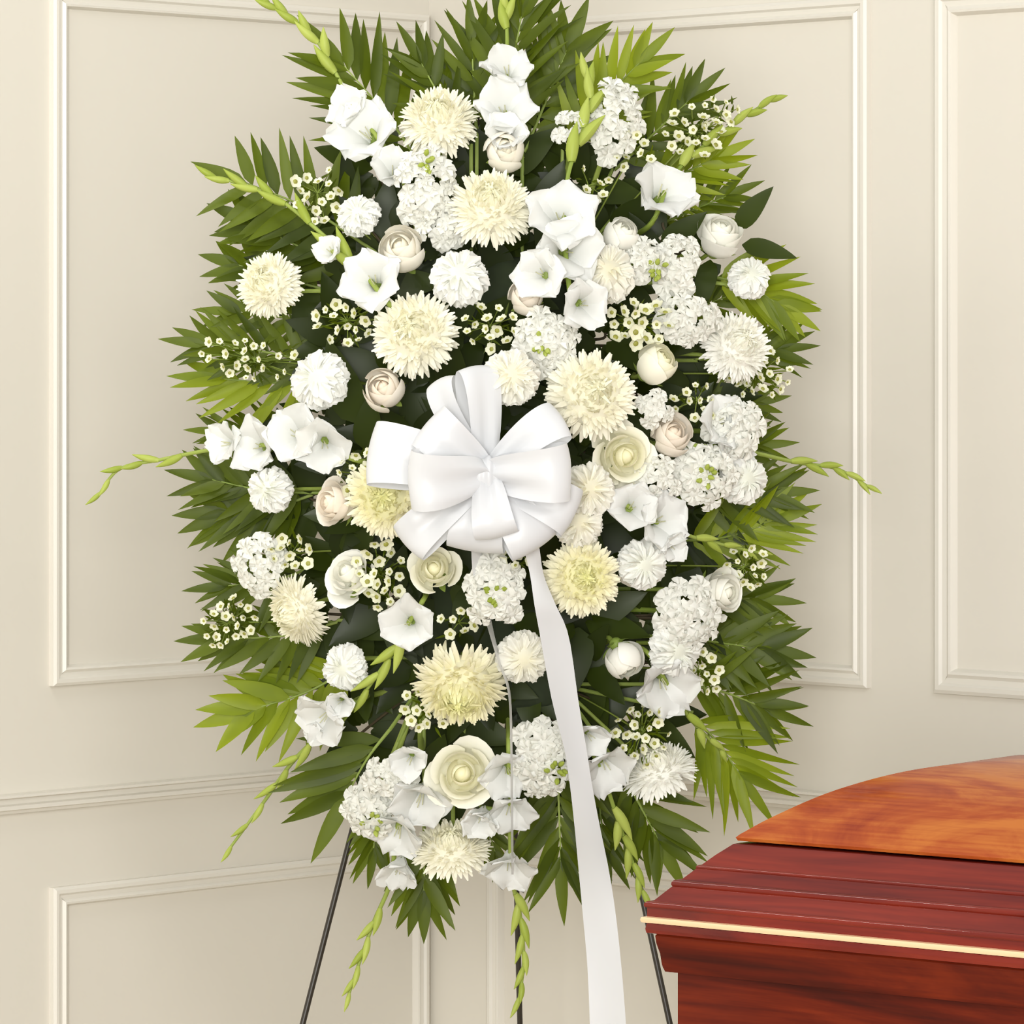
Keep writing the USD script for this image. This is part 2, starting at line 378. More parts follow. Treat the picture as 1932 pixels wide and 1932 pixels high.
part(easel, 'leg', tube(np.array([apex + [0, 0.006, 0], bk]), 0.0043, 8), M['wire'])
part(easel, 'hinge', tube([apex + [-0.03, 0, 0], apex + [0.03, 0, 0]], 0.008, 8), M['wire'])
cbl, cbr = (apex + (ft - apex) * 0.42 for ft in feet)
part(easel, 'crossbar', tube([cbl, cbr], 0.004, 8), M['wire'])

foam = thing('floral_foam', 'dark green floral foam block hidden behind the white blooms of the spray', 'floral foam', loc=(0, 0, 0))
import manifold3d as m3
def rounded(lo, hi, r):
    lo, hi = np.add(lo, r), np.subtract(hi, r)
    s = m3.Manifold.sphere(r, 12)
    return m3.Manifold.batch_hull([s.translate((x, y, zz)) for x in (lo[0], hi[0]) for y in (lo[1], hi[1]) for zz in (lo[2], hi[2])])
fc = at(CX, 900, 6.5)
part(foam, 'foam_block', rounded((fc[0] - 0.11, 6.46, fc[2] - 0.34), (fc[0] + 0.11, 6.615, fc[2] + 0.32), 0.04), M['foam'], 40)
def foam_point(p):
    """Where a stem towards p leaves the foam."""
    return np.array([np.clip(p[0] - 0.0, fc[0] - 0.10, fc[0] + 0.10), 6.46, np.clip(p[2], fc[2] - 0.30, fc[2] + 0.28)])

# ------------------------------------------------------------------ foliage
def leaf(base, direction, normal, length, width, fold=0.18, curl=0.12, n=7, tip=1.0, rnd=0.0):
    """A pointed leaf blade folded along its midrib; bends back along -normal towards its tip."""
    d = unit(direction); nn = unit(np.asarray(normal) - np.dot(normal, d) * d); w = np.cross(d, nn)
    s = np.linspace(0, 1, n)
    prof = np.sin(np.pi * s ** 0.72) ** 0.8 * (1 - 0.25 * s) * tip + 0.05 * (1 - s)
    prof[-1] = 0.0
    P = np.zeros((n, 3, 3))
    mid = base + np.outer(s * length, d) - np.outer(curl * length * s ** 2, nn) + np.outer(rnd * length * s ** 2, w)
    for j, e in enumerate((-1, 0, 1)):
        P[:, j] = mid + np.outer(prof * width / 2 * e, w) + np.outer(abs(e) * prof * width * fold, nn)
    return sheet(P)

def palm(bx, by, tx, ty, L, n, label, bend=0.0, light=False, a0=58, a1=24, wid=0.22, sides=(1, 1), dY=0.0, tY=0.0, start=0.15, grp='palm fronds radiating around the spray'):
    """A palm frond: rachis from base to tip (pixels), n pairs of leaflets of about L pixels."""
    r = np.random.default_rng(abs(int(bx * 31 + by * 17 + tx * 7 + ty)))
    Yb, Yt = YS + dY, YS + dY + tY
    b, t = at(bx, by, Yb), at(tx, ty, Yt)
    side = unit(np.array([-(t - b)[2], 0, (t - b)[0]]))
    mid = (b + t) / 2 + side * bend / F * YS
    path = curve([b, mid, t], 24)
    o = thing('palm_frond', label, 'palm frond', grp, loc=b)
    base_stem = np.vstack([[foam_point(b) + [0, 0.03, 0]], path])
    part(o, 'rachis', tube(curve(base_stem, 20) - b, np.linspace(0.0030, 0.0010, 20), 5), M['rachis'])
    ml = M['palm_light'] if light else M['palm']
    nrm0 = unit([r.normal(0, 0.18), -1, 0.25 + r.normal(0, 0.15)])
    m = 1.05 * L / F * YS
    n += 1
    for k in range(n):
        s = start + (1 - start) * (k + 0.5) / n
        i = min(int(s * 23), 22)
        p = path[i] + (path[i + 1] - path[i]) * (s * 23 - i)
        tg = unit(path[i + 1] - path[i])
        ang = math.radians(a0 + (a1 - a0) * s)
        for q, sg in enumerate((1, -1)):
            if r.random() > sides[q]:
                continue
            sd = unit(np.cross(nrm0, tg)) * sg
            a = ang + r.normal(0, 0.07)
            d = tg * math.cos(a) + sd * math.sin(a) - nrm0 * r.normal(0.05, 0.10) * -1
            ln = m * (0.80 + 0.28 * math.sin(math.pi * min(1, s * 0.9 + 0.1))) * r.uniform(0.9, 1.1)
            roll = r.normal(0, 0.35)
            nm = unit(nrm0 + sd * roll)
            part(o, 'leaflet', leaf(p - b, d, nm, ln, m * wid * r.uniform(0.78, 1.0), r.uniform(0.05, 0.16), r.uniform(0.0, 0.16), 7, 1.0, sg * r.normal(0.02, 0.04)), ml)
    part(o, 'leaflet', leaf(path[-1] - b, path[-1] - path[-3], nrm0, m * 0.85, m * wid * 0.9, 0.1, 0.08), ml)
    return o

PALMS = [
 # bx, by, tx, ty, L, n, label, options
 (815, 350, 650, 125, 150, 9, 'dark palm frond at the upper left fanning out behind the upper left gladiolus', dict(bend=-10, a0=66, a1=36, wid=0.2)),
 (890, 290, 795, 120, 105, 7, 'short palm frond pointing up between the upper left and topmost gladioli', dict()),
 (950, 300, 985, 25, 150, 9, 'tall palm frond rising behind the topmost gladiolus, cut by the frame top', dict(wid=0.2, bend=6)),
 (900, 260, 890, 85, 110, 6, 'narrow palm frond just left of the topmost gladiolus', dict(dY=0.02)),
 (985, 300, 1070, 95, 125, 8, 'palm frond leaning right beside the topmost gladiolus', dict(wid=0.26, dY=0.01)),
 (1060, 300, 1205, 120, 110, 8, 'light green palm frond at the upper right above the white stock', dict(light=True, bend=10)),
 (1150, 330, 1300, 190, 105, 8, 'palm frond at the upper right below the light green one', dict(dY=0.03)),
 (1180, 380, 1345, 300, 100, 8, 'palm frond reaching right under the upper right gladiolus buds', dict(light=True, dY=0.02)),
 (1230, 430, 1370, 370, 90, 7, 'palm frond behind the single white gladiolus bloom at the upper right', dict(dY=0.04)),
 (700, 470, 465, 345, 128, 8, 'palm frond at the left with three upright leaflets above a yellow green bud spike', dict(bend=-12, a0=72, a1=52)),
 (680, 520, 470, 420, 100, 9, 'dense dark palm frond under the upper left bud spike', dict(wid=0.3, dY=0.02)),
 (660, 560, 450, 500, 90, 8, 'palm frond behind the leftmost chrysanthemum', dict(wid=0.3, dY=0.03)),
 (650, 610, 445, 590, 95, 7, 'palm frond under the leftmost chrysanthemum', dict(dY=0.02)),
 (640, 700, 390, 650, 105, 9, 'palm frond at the left with pointed leaflets above the left waxflower', dict(bend=-8)),
 (640, 700, 420, 715, 120, 8, 'light palm frond at the left sweeping down beneath the left waxflower', dict(light=True, bend=14, sides=(1, 0.6))),
 (600, 830, 415, 815, 80, 7, 'small palm frond behind the row of white gladiolus blooms at the left', dict(dY=0.03)),
 (600, 930, 400, 905, 105, 9, 'palm frond at the left just under the far left bud spike', dict(bend=8, wid=0.24)),
 (600, 930, 425, 965, 115, 9, 'palm frond sweeping down left below the small white carnation', dict(bend=10, wid=0.26, dY=0.01)),
 (610, 1060, 430, 1105, 100, 8, 'palm frond at the left behind the side-turned chrysanthemum', dict(bend=12)),
 (650, 1170, 420, 1205, 105, 9, 'palm frond at the lower left under the lower left waxflower', dict(bend=12, wid=0.25)),
 (690, 1240, 470, 1340, 125, 8, 'palm frond at the lower left, long leaflets drooping to the chair rail', dict(bend=14, light=True, wid=0.27)),
 (730, 1330, 540, 1260, 90, 6, 'palm frond among the lower left blooms, behind the low carnation', dict(dY=0.04)),
 (740, 1370, 655, 1500, 165, 6, 'broad dark palm frond at the lower left with long leaflets pointing down left', dict(sides=(0.05, 1), wid=0.22, a0=50, a1=35, bend=-6, dY=-0.05)),
 (800, 1560, 800, 1680, 115, 5, 'palm frond hanging below the lowest chrysanthemum', dict(wid=0.26, a0=40, a1=18)),
 (720, 1480, 705, 1600, 90, 5, 'small palm frond hanging left of the bottom left gladiolus', dict(dY=0.02, a0=40)),
 (900, 1500, 935, 1610, 70, 5, 'small palm frond hanging between the lowest chrysanthemum and the middle bud spike', dict(dY=0.03, a0=40)),
 (1050, 1400, 1058, 1625, 140, 9, 'dark palm frond hanging at the bottom centre left of the long ribbon tail', dict(a0=48, a1=26, wid=0.2)),
 (1120, 1420, 1140, 1600, 110, 7, 'dark palm frond hanging just right of the long ribbon tail', dict(a0=40, dY=0.02)),
 (1170, 1450, 1245, 1590, 120, 7, 'palm frond at the bottom right with leaflets reaching towards the casket', dict(a0=55, wid=0.24)),
 (1290, 1340, 1395, 1460, 140, 8, 'light palm frond fanning out above the casket lid', dict(light=True, wid=0.16, bend=8, a0=52)),
 (1280, 1290, 1440, 1335, 115, 9, 'palm frond at the lower right beside the drooping gladiolus bloom', dict(wid=0.2, bend=8)),
 (1270, 1200, 1440, 1225, 115, 9, 'palm frond at the right beside the cluster of white stock', dict(wid=0.26)),
 (1290, 1120, 1430, 1130, 105, 8, 'palm frond at the right behind the white side-turned rose', dict(dY=0.02)),
 (1270, 1020, 1455, 985, 115, 9, 'bright palm frond at the right under the white stock with leaflets pointing right', dict(light=True, bend=-12, wid=0.2)),
 (1290, 940, 1455, 930, 105, 8, 'palm frond at the right beneath the far right bud spike', dict(wid=0.22)),
 (1280, 850, 1430, 840, 90, 7, 'small palm frond behind the far right bud spike', dict(dY=0.03)),
 (1270, 790, 1425, 760, 80, 7, 'palm frond behind the right waxflower', dict(dY=0.03)),
 (1300, 680, 1465, 660, 95, 8, 'palm frond at the right behind the white rightmost chrysanthemum', dict(wid=0.22)),
 (1330, 520, 1470, 575, 105, 7, 'yellow green palm frond at the right below the small white carnation', dict(light=True, bend=12, wid=0.24)),
 (1220, 620, 1370, 560, 90, 6, 'palm frond among the right blooms behind the white stock', dict(dY=0.05)),
]
for bx, by, tx, ty, L, n, lab, kw in PALMS:
    palm(bx, by, tx, ty, L, n, lab, **kw)

def broad(points, leaves, label, group=None, Y=None, ln=110, wd=0.48):
    """A salal twig with broad leaves: leaves = (px, py of base, px, py of tip)."""
    r = np.random.default_rng(int(points[0][0] * 3 + points[0][1]))
    Yc = YS - 0.02 if Y is None else Y
    b = at(*points[0], Yc + 0.03)
    o = thing('leafy_twig', label, 'leaves', group, loc=b)
    p3 = [foam_point(b) + [0, 0.02, 0]] + [at(x, y, Yc + 0.03) for x, y in points]
    part(o, 'twig', tube(curve(p3, 12) - b, 0.0022, 5), M['twig'])
    for x0, y0, x1, y1 in leaves:
        dY = r.normal(0, 0.012)
        p, q = at(x0, y0, Yc + 0.02 + dY), at(x1, y1, Yc + dY * 2)
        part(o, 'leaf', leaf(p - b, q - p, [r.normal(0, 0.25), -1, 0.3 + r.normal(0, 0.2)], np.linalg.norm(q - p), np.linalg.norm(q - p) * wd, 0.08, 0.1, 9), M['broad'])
    return o

broad([(1340, 460), (1380, 420)], [(1390, 430, 1455, 352), (1400, 462, 1505, 482), (1350, 480, 1290, 420), (1340, 490, 1320, 590), (1360, 500, 1300, 540)], 'dark leafy twig at the right edge, two pointed leaves beside the white rose', Y=6.46, wd=0.42)
broad([(700, 430), (730, 380)], [(720, 450, 735, 330), (700, 440, 640, 370), (740, 430, 800, 350)], 'dark leafy twig right of the small upper left carnation', Y=6.44)
broad([(700, 830), (680, 790)], [(690, 850, 700, 740), (680, 800, 610, 640), (690, 850, 640, 900)], 'dark leafy twig between the bow and the left carnation', Y=6.42)
broad([(1240, 460), (1250, 420)], [(1240, 450, 1230, 350), (1250, 470, 1330, 400), (1240, 500, 1190, 400)], 'dark leafy twig below the single white gladiolus bloom', Y=6.45)
# ------------------------------------------------------------------ blooms (each modelled about its own centre, radius 1, facing +Z)
GOLD = math.pi * (3 - math.sqrt(5))

def strip_petal(theta, phi, length, w, bend, r0=0.22, cup=0.35, n=6, lift=0.0):
    """A narrow petal that leaves the centre at polar angle theta and bends by bend."""
    s = np.linspace(0, 1, n)
    th = theta + bend * (s ** 1.6 - 0.2)
    rad = r0 + (length - r0) * s
    cen = np.stack([rad * np.sin(th), 0 * s, rad * np.cos(th) + lift], -1)
    wd = w * (0.55 + 0.45 * np.sin(np.pi * np.minimum(1, s * 0.75 + 0.12))) * np.where(s > 0.92, 0.35, 1)
    nx = np.stack([np.cos(th), 0 * s, -np.sin(th)], -1)
    P = np.zeros((n, 3, 3))
    for j, e in enumerate((-1, 0, 1)):
        P[:, j] = cen - nx * (wd * cup * abs(e) * -1)[:, None] + np.outer(wd * e, [0, 1, 0])
    c, q = math.cos(phi), math.sin(phi)
    R = np.array([[c, -q, 0], [q, c, 0], [0, 0, 1]])
    return sheet(P @ R.T)

def stem_for(o, mtx, length=0.9, r=0.09):
    """Green calyx and stem running back from the bloom into the foam."""
    inv = np.linalg.inv(mtx)
    sc = np.linalg.norm(mtx[:3, 0])
    p = (mtx @ [0, 0, -0.55, 1])[:3]
    q = foam_point(p)
    back = (mtx @ [0, 0, -1.3, 1])[:3]
    deep = np.array([p[0] * 0.8 + q[0] * 0.2, 6.49, p[2] * 0.8 + q[2] * 0.2])
    pts = curve([p, back * 0.6 + deep * 0.4, deep, [q[0], 6.51, q[2]]], 12)
    loc = (np.c_[pts, np.ones(12)] @ inv.T)[:, :3]
    part(o, 'stem', tube(loc, 0.0032 / sc, 5), M['stem'])

def facing_at(px, py, fx, fz):
    return np.array([(px - CX) / 900.0 + fx, -1.0, -(py - CY) / 1300.0 + fz])

def mum(px, py, r, label, fx=0, fz=0.1, m='mum', lift=0.0, flat=0.82, shag=0.12, N=380, seed=0):
    q = np.random.default_rng(int(px * 13 + py))
    Y = dome_y(px, py, lift); R = r / F * Y * 1.10
    mtx = frame(at(px, py, Y), facing_at(px, py, fx, fz), R, q.uniform(0, 6), flat)
    o = thing('chrysanthemum', label, 'chrysanthemum', 'cream chrysanthemums in the spray', matrix=mtx)
    inner, rimp = [], []
    for i in range(N):
        ct = 1 - (i + 0.5) / N * 1.30
        th = math.acos(ct); ph = i * GOLD + q.normal(0, 0.12)
        f = i / N
        bend = -0.50 + 0.95 * f + q.normal(0, shag)
        ln = (0.84 + 0.16 * f) * q.uniform(0.90, 1.06)
        g = strip_petal(max(0.02, th - 0.06), ph, ln, 0.052 + 0.016 * f, bend, 0.30, 0.4 - 0.2 * f, 5)
        (rimp if f > 0.80 else inner).append(g)
    part(o, 'inner_petals', join(inner), M[m], kind='stuff')
    for g in rimp:
        part(o, 'petal', g, M[m])
    s = trimesh.creation.icosphere(2, 0.66)
    part(o, 'flower_heart', (np.array(s.vertices), np.array(s.faces)), M[m])
    stem_for(o, mtx)
    return o

def rose_petal(k, K, opn, q):
    """A petal on one of the nested shells of a rose; outer ones open and roll back with opn."""
    o = (k + 0.5) / K
    rad = 0.14 + 0.72 * o ** 0.85
    zc = 0.34 * (1 - o)
    top = math.radians(12 + 14 * o + 76 * opn * o ** 1.3)
    span = 2.7 - 0.9 * o
    az = k * GOLD + q.normal(0, 0.1)
    nv, nu = 9, 9
    v = np.linspace(0, 1, nv)[:, None]; u = np.linspace(-1, 1, nu)[None, :]
    h = v * (1 - 0.20 * np.abs(u) ** 2.5)
    psi = math.pi * 0.93 + (top - math.pi * 0.93) * h
    roll = opn * o * np.maximum(0, h - 0.72)
    rr = rad * (1 + 0.07 * u + 0.015 * np.sin(u * 5 + k)) * np.sin(psi) + roll * 1.5
    zz = zc - 0.05 + rad * (0.95 + 0.12 * (1 - o)) * np.cos(psi) - roll * 0.9 * np.maximum(0, h - 0.72) * 3
    a = az + u * span / 2 * (0.45 + 0.55 * np.minimum(1, h * 1.5)) 
    return sheet(np.stack([rr * np.cos(a), rr * np.sin(a), zz + 0 * a], -1))

def rose(px, py, r, label, fx=0, fz=0.25, m='rose', opn=0.8, K=14, lift=0.0, flat=1.0):
    q = np.random.default_rng(int(px * 11 + py))
    Y = dome_y(px, py, lift); R = r / F * Y * 1.17
    mtx = frame(at(px, py, Y), facing_at(px, py, fx, fz), R, q.uniform(0, 6), flat)
    o = thing('rose', label, 'rose', 'cream and white roses in the spray', matrix=mtx)
    for k in range(K):
        part(o, 'petal', rose_petal(k, K, opn, q), M[m])
    c = trimesh.creation.icosphere(2, 0.36); c.apply_scale([0.7, 0.7, 1.0]); c.apply_translation([0, 0, 0.12])
    part(o, 'flower_heart', (np.array(c.vertices), np.array(c.faces)), M[m])
    cal = [leaf(np.array([0.22 * math.cos(a), 0.22 * math.sin(a), -0.72]), [math.cos(a), math.sin(a), 0.1], [0, 0, -1], 0.6, 0.28, 0.1, 0.3) for a in np.arange(5) * 1.2566]
    cup = trimesh.creation.icosphere(2, 0.28); cup.apply_translation([0, 0, -0.78])
    part(o, 'calyx', join(cal + [(np.array(cup.vertices), np.array(cup.faces))]), M['calyx'])
    stem_for(o, mtx)
    return o

def ruffle_petal(theta, phi, ln, half, q, nu=6, nv=11, amp=0.10, base=0.10, curl=0.35):
    s = np.linspace(0, 1, nu)[:, None]; u = np.linspace(-1, 1, nv)[None, :]
    zig = 0.05 * (np.arange(nv) % 2)[None, :]
    rad = base + (ln - base) * s * (1 - 0.10 * u ** 2 - zig * s ** 3)
    fan = half * (0.15 + 0.85 * s ** 0.8) * u
    th = theta + curl * s ** 3 + amp * s ** 2 * np.sin(u * q.uniform(4, 6.5) + q.uniform(0, 6)) * 2.0 + 0.05 * s * q.normal()
    x, y, zz = rad * np.sin(th) * np.cos(fan), rad * np.sin(fan) * np.sin(np.maximum(th, 0.5)), rad * np.cos(th)
    c, w = math.cos(phi), math.sin(phi)
    return sheet(np.stack([x * c - y * w, x * w + y * c, zz], -1))

def carnation(px, py, r, label, fx=0, fz=0.15, m='carn', N=50, lift=0.0, flat=0.85):
    q = np.random.default_rng(int(px * 7 + py))
    Y = dome_y(px, py, lift); R = r / F * Y * 1.08
    mtx = frame(at(px, py, Y), facing_at(px, py, fx, fz), R, q.uniform(0, 6), flat)
    o = thing('carnation', label, 'carnation', 'ruffled white carnations in the spray', matrix=mtx)
    for i in range(N):
        f = (i + 0.5) / N
        th = math.acos(1 - f * 1.25)
        part(o, 'petal', ruffle_petal(max(0.03, th * 0.86 + q.normal(0, 0.05)), i * GOLD + q.normal(0, 0.15), q.uniform(0.90, 1.05), q.uniform(0.38, 0.52), q, amp=q.uniform(0.08, 0.15), curl=q.uniform(0.3, 0.8)), M[m])
    hb = trimesh.creation.icosphere(2, 0.62)
    part(o, 'flower_heart', (np.array(hb.vertices), np.array(hb.faces)), M[m])
    cal = tube([(0, 0, -1.15), (0, 0, -1.0), (0, 0, -0.5), (0, 0, 0.1)], [0.12, 0.22, 0.25, 0.3], 8)
    part(o, 'calyx', cal, M['calyx'])
    stem_for(o, mtx)
    return o

def tepal(k, q, opn=1.0, nu=8, nv=7):
    """One broad ruffled segment of a gladiolus bloom."""
    inner = k % 2
    az = k * math.pi / 3 + q.normal(0, 0.06)
    s = np.linspace(0, 1, nu)[:, None]; u = np.linspace(-1, 1, nv)[None, :]
    ln = (1.0 if inner else 1.06) * q.uniform(0.86, 1.10)
    rad = (0.10 + 0.95 * ln * s ** 1.5 * opn) * (1 - 0.10 * u ** 2 * s)
    zz = -1.15 + 1.30 * s ** 0.75 * (1.1 - 0.1 * opn) - 0.34 * opn * np.maximum(0, s - 0.62) * 2 + (0.03 if inner else -0.02)
    wd = (0.10 + 0.50 * np.sin(np.pi * np.minimum(1.0, s * 0.80 + 0.02)) ** 1.1) * (1.12 if inner else 0.95) * (1 - 0.62 * np.maximum(0, s - 0.78) * 4)
    zz = zz + q.uniform(0.10, 0.22) * s ** 2 * np.sin(u * q.uniform(4, 6.5) + q.uniform(0, 6)) * np.abs(u) ** 0.5 + 0.10 * q.normal() * s ** 2 + 0.14 * wd * (u ** 2) * (1 - s * 0.8) + 0.02 * q.normal()
    tw = wd * u * (1 + 0.06 * np.sin(s * 11 + q.uniform(0, 6))) + 0.10 * q.normal() * s ** 2
    rr = np.sqrt(np.maximum(rad ** 2 - 0 * tw, 0.001))
    x, y = rr * np.ones_like(u), tw
    c, w = math.cos(az), math.sin(az)
    zz = zz + 0 * x
    return sheet(np.stack([x * c - y * w, x * w + y * c, zz], -1))

def xf(m, mtx):
    v, f = m
    return (np.c_[v, np.ones(len(v))] @ mtx.T)[:, :3], f

def bud_mesh(p, d, length, rad, q, curl=0.12):
    """A pointed bud in its sheath, bent a little."""
    s = np.linspace(0, 1, 8)
    d = unit(d)
    sd = unit(np.cross(d, [q.normal(0, .3), -1, q.normal(0, .3)]))
    pts = p + np.outer(s * length, d) + np.outer(curl * length * s ** 2, sd)
    return tube(pts, rad * np.maximum(0.04, np.sin(np.pi * (0.16 + 0.82 * s)) ** 0.9 * (1.1 - 0.35 * s)), 7)

def gladiolus(stem, florets, label, buds=(0.3, 1.0, 7), blen=62, brad=10.5, lift=0.0, Yoff=0.0, white_tip=0):
    """stem: pixels from the foam to the tip; florets: (px, py, r, fx, fz[, open]); buds: from, to, count along the stem."""
    q = np.random.default_rng(int(stem[0][0] * 5 + stem[-1][1] * 3 + stem[-1][0]))
    pts = [at(x, y, dome_y(x, y, lift) + 0.015 + Yoff) for x, y in stem]
    b = pts[0]
    o = thing('gladiolus', label, 'gladiolus', 'white gladioli radiating from the spray', loc=b)
    path = curve([foam_point(b) + [0, 0.05, 0], pts[0] * 0.7 + (foam_point(b) + [0, 0.09, 0]) * 0.3 + [0, 0.06, 0]] + pts, 40)
    vis = curve(pts, 60)
    part(o, 'stem', tube(path - b, np.linspace(0.0048, 0.0022, 40), 6), M['stem'])
    for fl_ in florets:
        px, py, r, fx, fz = fl_[:5]
        opn = fl_[5] if len(fl_) > 5 else 1.0
        Y = dome_y(px, py, lift + 0.025) + Yoff
        R = 1.12 * r / F * Y
        mtx = frame(at(px, py, Y) - b, facing_at(px, py, fx, fz), R, q.uniform(0, 6))
        j = np.argmin(np.linalg.norm(vis - (at(px, py, Y)), axis=1))
        throat_back = (mtx @ [0, 0, -1.1, 1])[:3]
        fl_part = part(o, 'floret', tube(curve([vis[j] - b, (vis[j] - b + throat_back) / 2, throat_back, (mtx @ [0, 0, -1.0, 1])[:3]], 8), np.linspace(0.10, 0.15, 8) * R, 7), M['calyx'])
        for k in range(6):
            g = tepal(k, q, opn)
            mesh = xf(g, mtx)
            pr = usdkit.mesh(stage, numbered(f'{fl_part.GetPath()}/tepal'), mesh, M['glad_tepal'], True)
        st = [tube([(mtx @ [0.05 * math.cos(a), 0.05 * math.sin(a), -0.7, 1])[:3], (mtx @ [0.12 * math.cos(a) + 0.08, 0.12 * math.sin(a), -0.25, 1])[:3]], 0.02 * R, 4) for a in (0, 2.1, 4.2)]
        usdkit.mesh(stage, numbered(f'{fl_part.GetPath()}/stamens'), join(st), M['stamen'], True)
    s0, s1, n = buds
    for k in range(n):
        s = s0 + (s1 - s0) * k / max(1, n - 1)
        i = int(min(s, 0.985) * 59)
        p = vis[i]
        tg = unit(vis[min(i + 2, 59)] - vis[max(i - 2, 0)])
        sd = unit(np.cross(tg, [0, -1, 0])) * (1 if k % 2 else -1)
        g = k / max(1, n - 1)
        d = tg + sd * (0.30 - 0.12 * g) + np.array([0, -0.25, 0])
        sc = 1.0 - 0.35 * g
        part(o, 'bud', bud_mesh(p - b - tg * 0.004, d, blen / F * 6.5 * sc * q.uniform(0.9, 1.1), brad / F * 6.5 * sc, q), M['bud'] if k >= white_tip else M['glad_tepal'])
    return o

M['stamen'] = paint('stamen', (0.62, 0.62, 0.40), 0.5, 0.1, 20)
M['glad_tepal'] = mat('gladiolus_tepal', {'p': ('principled_bsdf', {'base_color': (0.87, 0.88, 0.86), 'roughness': 0.55}), 't': ('translucent_bsdf', {'color': (0.87, 0.88, 0.84)}), 'm': ('mix_closure', {'fac': 0.3})},
                      [('p.BSDF', 'm.closure1'), ('t.BSDF', 'm.closure2')], 'm.closure')
M['white_petal'] = mat('white_petal', {'p': ('principled_bsdf', {'base_color': (0.87, 0.87, 0.81), 'roughness': 0.6}), 't': ('translucent_bsdf', {'color': (0.87, 0.87, 0.78)}), 'm': ('mix_closure', {'fac': 0.26})},
                       [('p.BSDF', 'm.closure1'), ('t.BSDF', 'm.closure2')], 'm.closure')
M['wax_petal'] = mat('wax_petal', {'p': ('principled_bsdf', {'base_color': (0.86, 0.86, 0.66), 'roughness': 0.5}), 't': ('translucent_bsdf', {'color': (0.80, 0.80, 0.6)}), 'm': ('mix_closure', {'fac': 0.2})},
                     [('p.BSDF', 'm.closure1'), ('t.BSDF', 'm.closure2')], 'm.closure')

_b = trimesh.creation.icosphere(1, 0.52)
FLORET_BALL = (np.array(_b.vertices), np.array(_b.faces))
def stock_floret(q):
    ps = []
    for i in range(11):
        f = (i + 0.5) / 11
        ps.append(ruffle_petal(0.15 + 1.15 * f, i * GOLD, q.uniform(0.85, 1.12), 0.60, q, 4, 6, 0.10, 0.1, 0.4))
    ps.append(FLORET_BALL)
    return join(ps)

def stock(px, py, w, h, n, label, fs=25, fx=0, fz=0.1, green=None, lift=0.0, tilt=0.0):
    """A stock stem: a spike of crinkled white florets around a stem, a green bud tip where green=(dx, dy) says."""
    q = np.random.default_rng(int(px * 3 + py * 5))
    Y0 = dome_y(px, py, lift)
    b = at(px, py, Y0)
    o = thing('stock_stem', label, 'stock', 'white stock stems in the spray', loc=b)
    pts, tries = [], 0
    gap = 1.15 * fs
    while len(pts) < n and tries < 4000:
        tries += 1
        if tries % 400 == 0:
            gap *= 0.9
        a, rr = q.uniform(0, 6.283), math.sqrt(q.uniform(0, 1))
        x, y = rr * math.cos(a), rr * math.sin(a)
        ex, ey = x * w, y * h
        if all((ex - p[0]) ** 2 + (ey - p[1]) ** 2 > gap ** 2 for p in pts):
            pts.append((ex, ey, rr, x, y))
    c, s = math.cos(tilt), math.sin(tilt)
    for ex, ey, rr, x, y in pts:
        gx, gy = px + ex * c - ey * s, py + ex * s + ey * c
        d = facing_at(gx, gy, fx + x * 0.9, fz - y * 0.9)
        dep = math.sqrt(max(0, 1 - rr * rr)) * min(w, h) * 0.55 / F * 6.4
        R = fs / F * 6.4 * q.uniform(0.9, 1.25)
        mtx = frame(at(gx, gy, Y0 - dep) - b, d, R, q.uniform(0, 6), 0.8)
        part(o, 'floret', xf(stock_floret(q), mtx), M['white_petal'])
    back = b + np.array([0, 0.05, 0])
    part(o, 'stem', tube(curve([foam_point(b) + [0, 0.05, 0] - b, [(foam_point(b) - b)[0] * 0.3, 6.50 - b[1], (foam_point(b) - b)[2] * 0.3], np.zeros(3)], 10), 0.004, 6), M['stem'])
    if green:
        bs = []
        for k in range(8):
            a = q.uniform(0, 6.28); rr = 14 * math.sqrt(q.uniform(0, 1))
            p = at(px + green[0] + rr * math.cos(a), py + green[1] + rr * math.sin(a) * 1.2, Y0 - min(w, h) * 0.62 / F * 6.4) - b
            bs.append(bud_mesh(p, [0.5 * math.cos(a), -1, -0.5 * math.sin(a)], 0.016, 0.004, q))
        part(o, 'bud_tip', join(bs), M['bud'])
    return o

def wax_floret():
    ps = []
    for k in range(5):
        a = k * 2 * math.pi / 5
        n1, n2 = 4, 4
        s = np.linspace(0.2, 1, n1)[:, None]; u = np.linspace(-1, 1, n2)[None, :]
        wd = 0.50 * np.sin(np.pi * (0.12 + 0.80 * (s - 0.2) / 0.8)) ** 0.7
        x, y, zz = s + 0 * u, wd * u, 0.25 * s ** 2 + 0.12 * u ** 2
        c, w = math.cos(a), math.sin(a)
        ps.append(sheet(np.stack([x * c - y * w, x * w + y * c, zz + 0 * x], -1)))
    return join(ps)
_i = trimesh.creation.icosphere(1, 0.36)
WAXC = (np.array(_i.vertices) * [1, 1, 0.6] + [0, 0, 0.08], np.array(_i.faces))

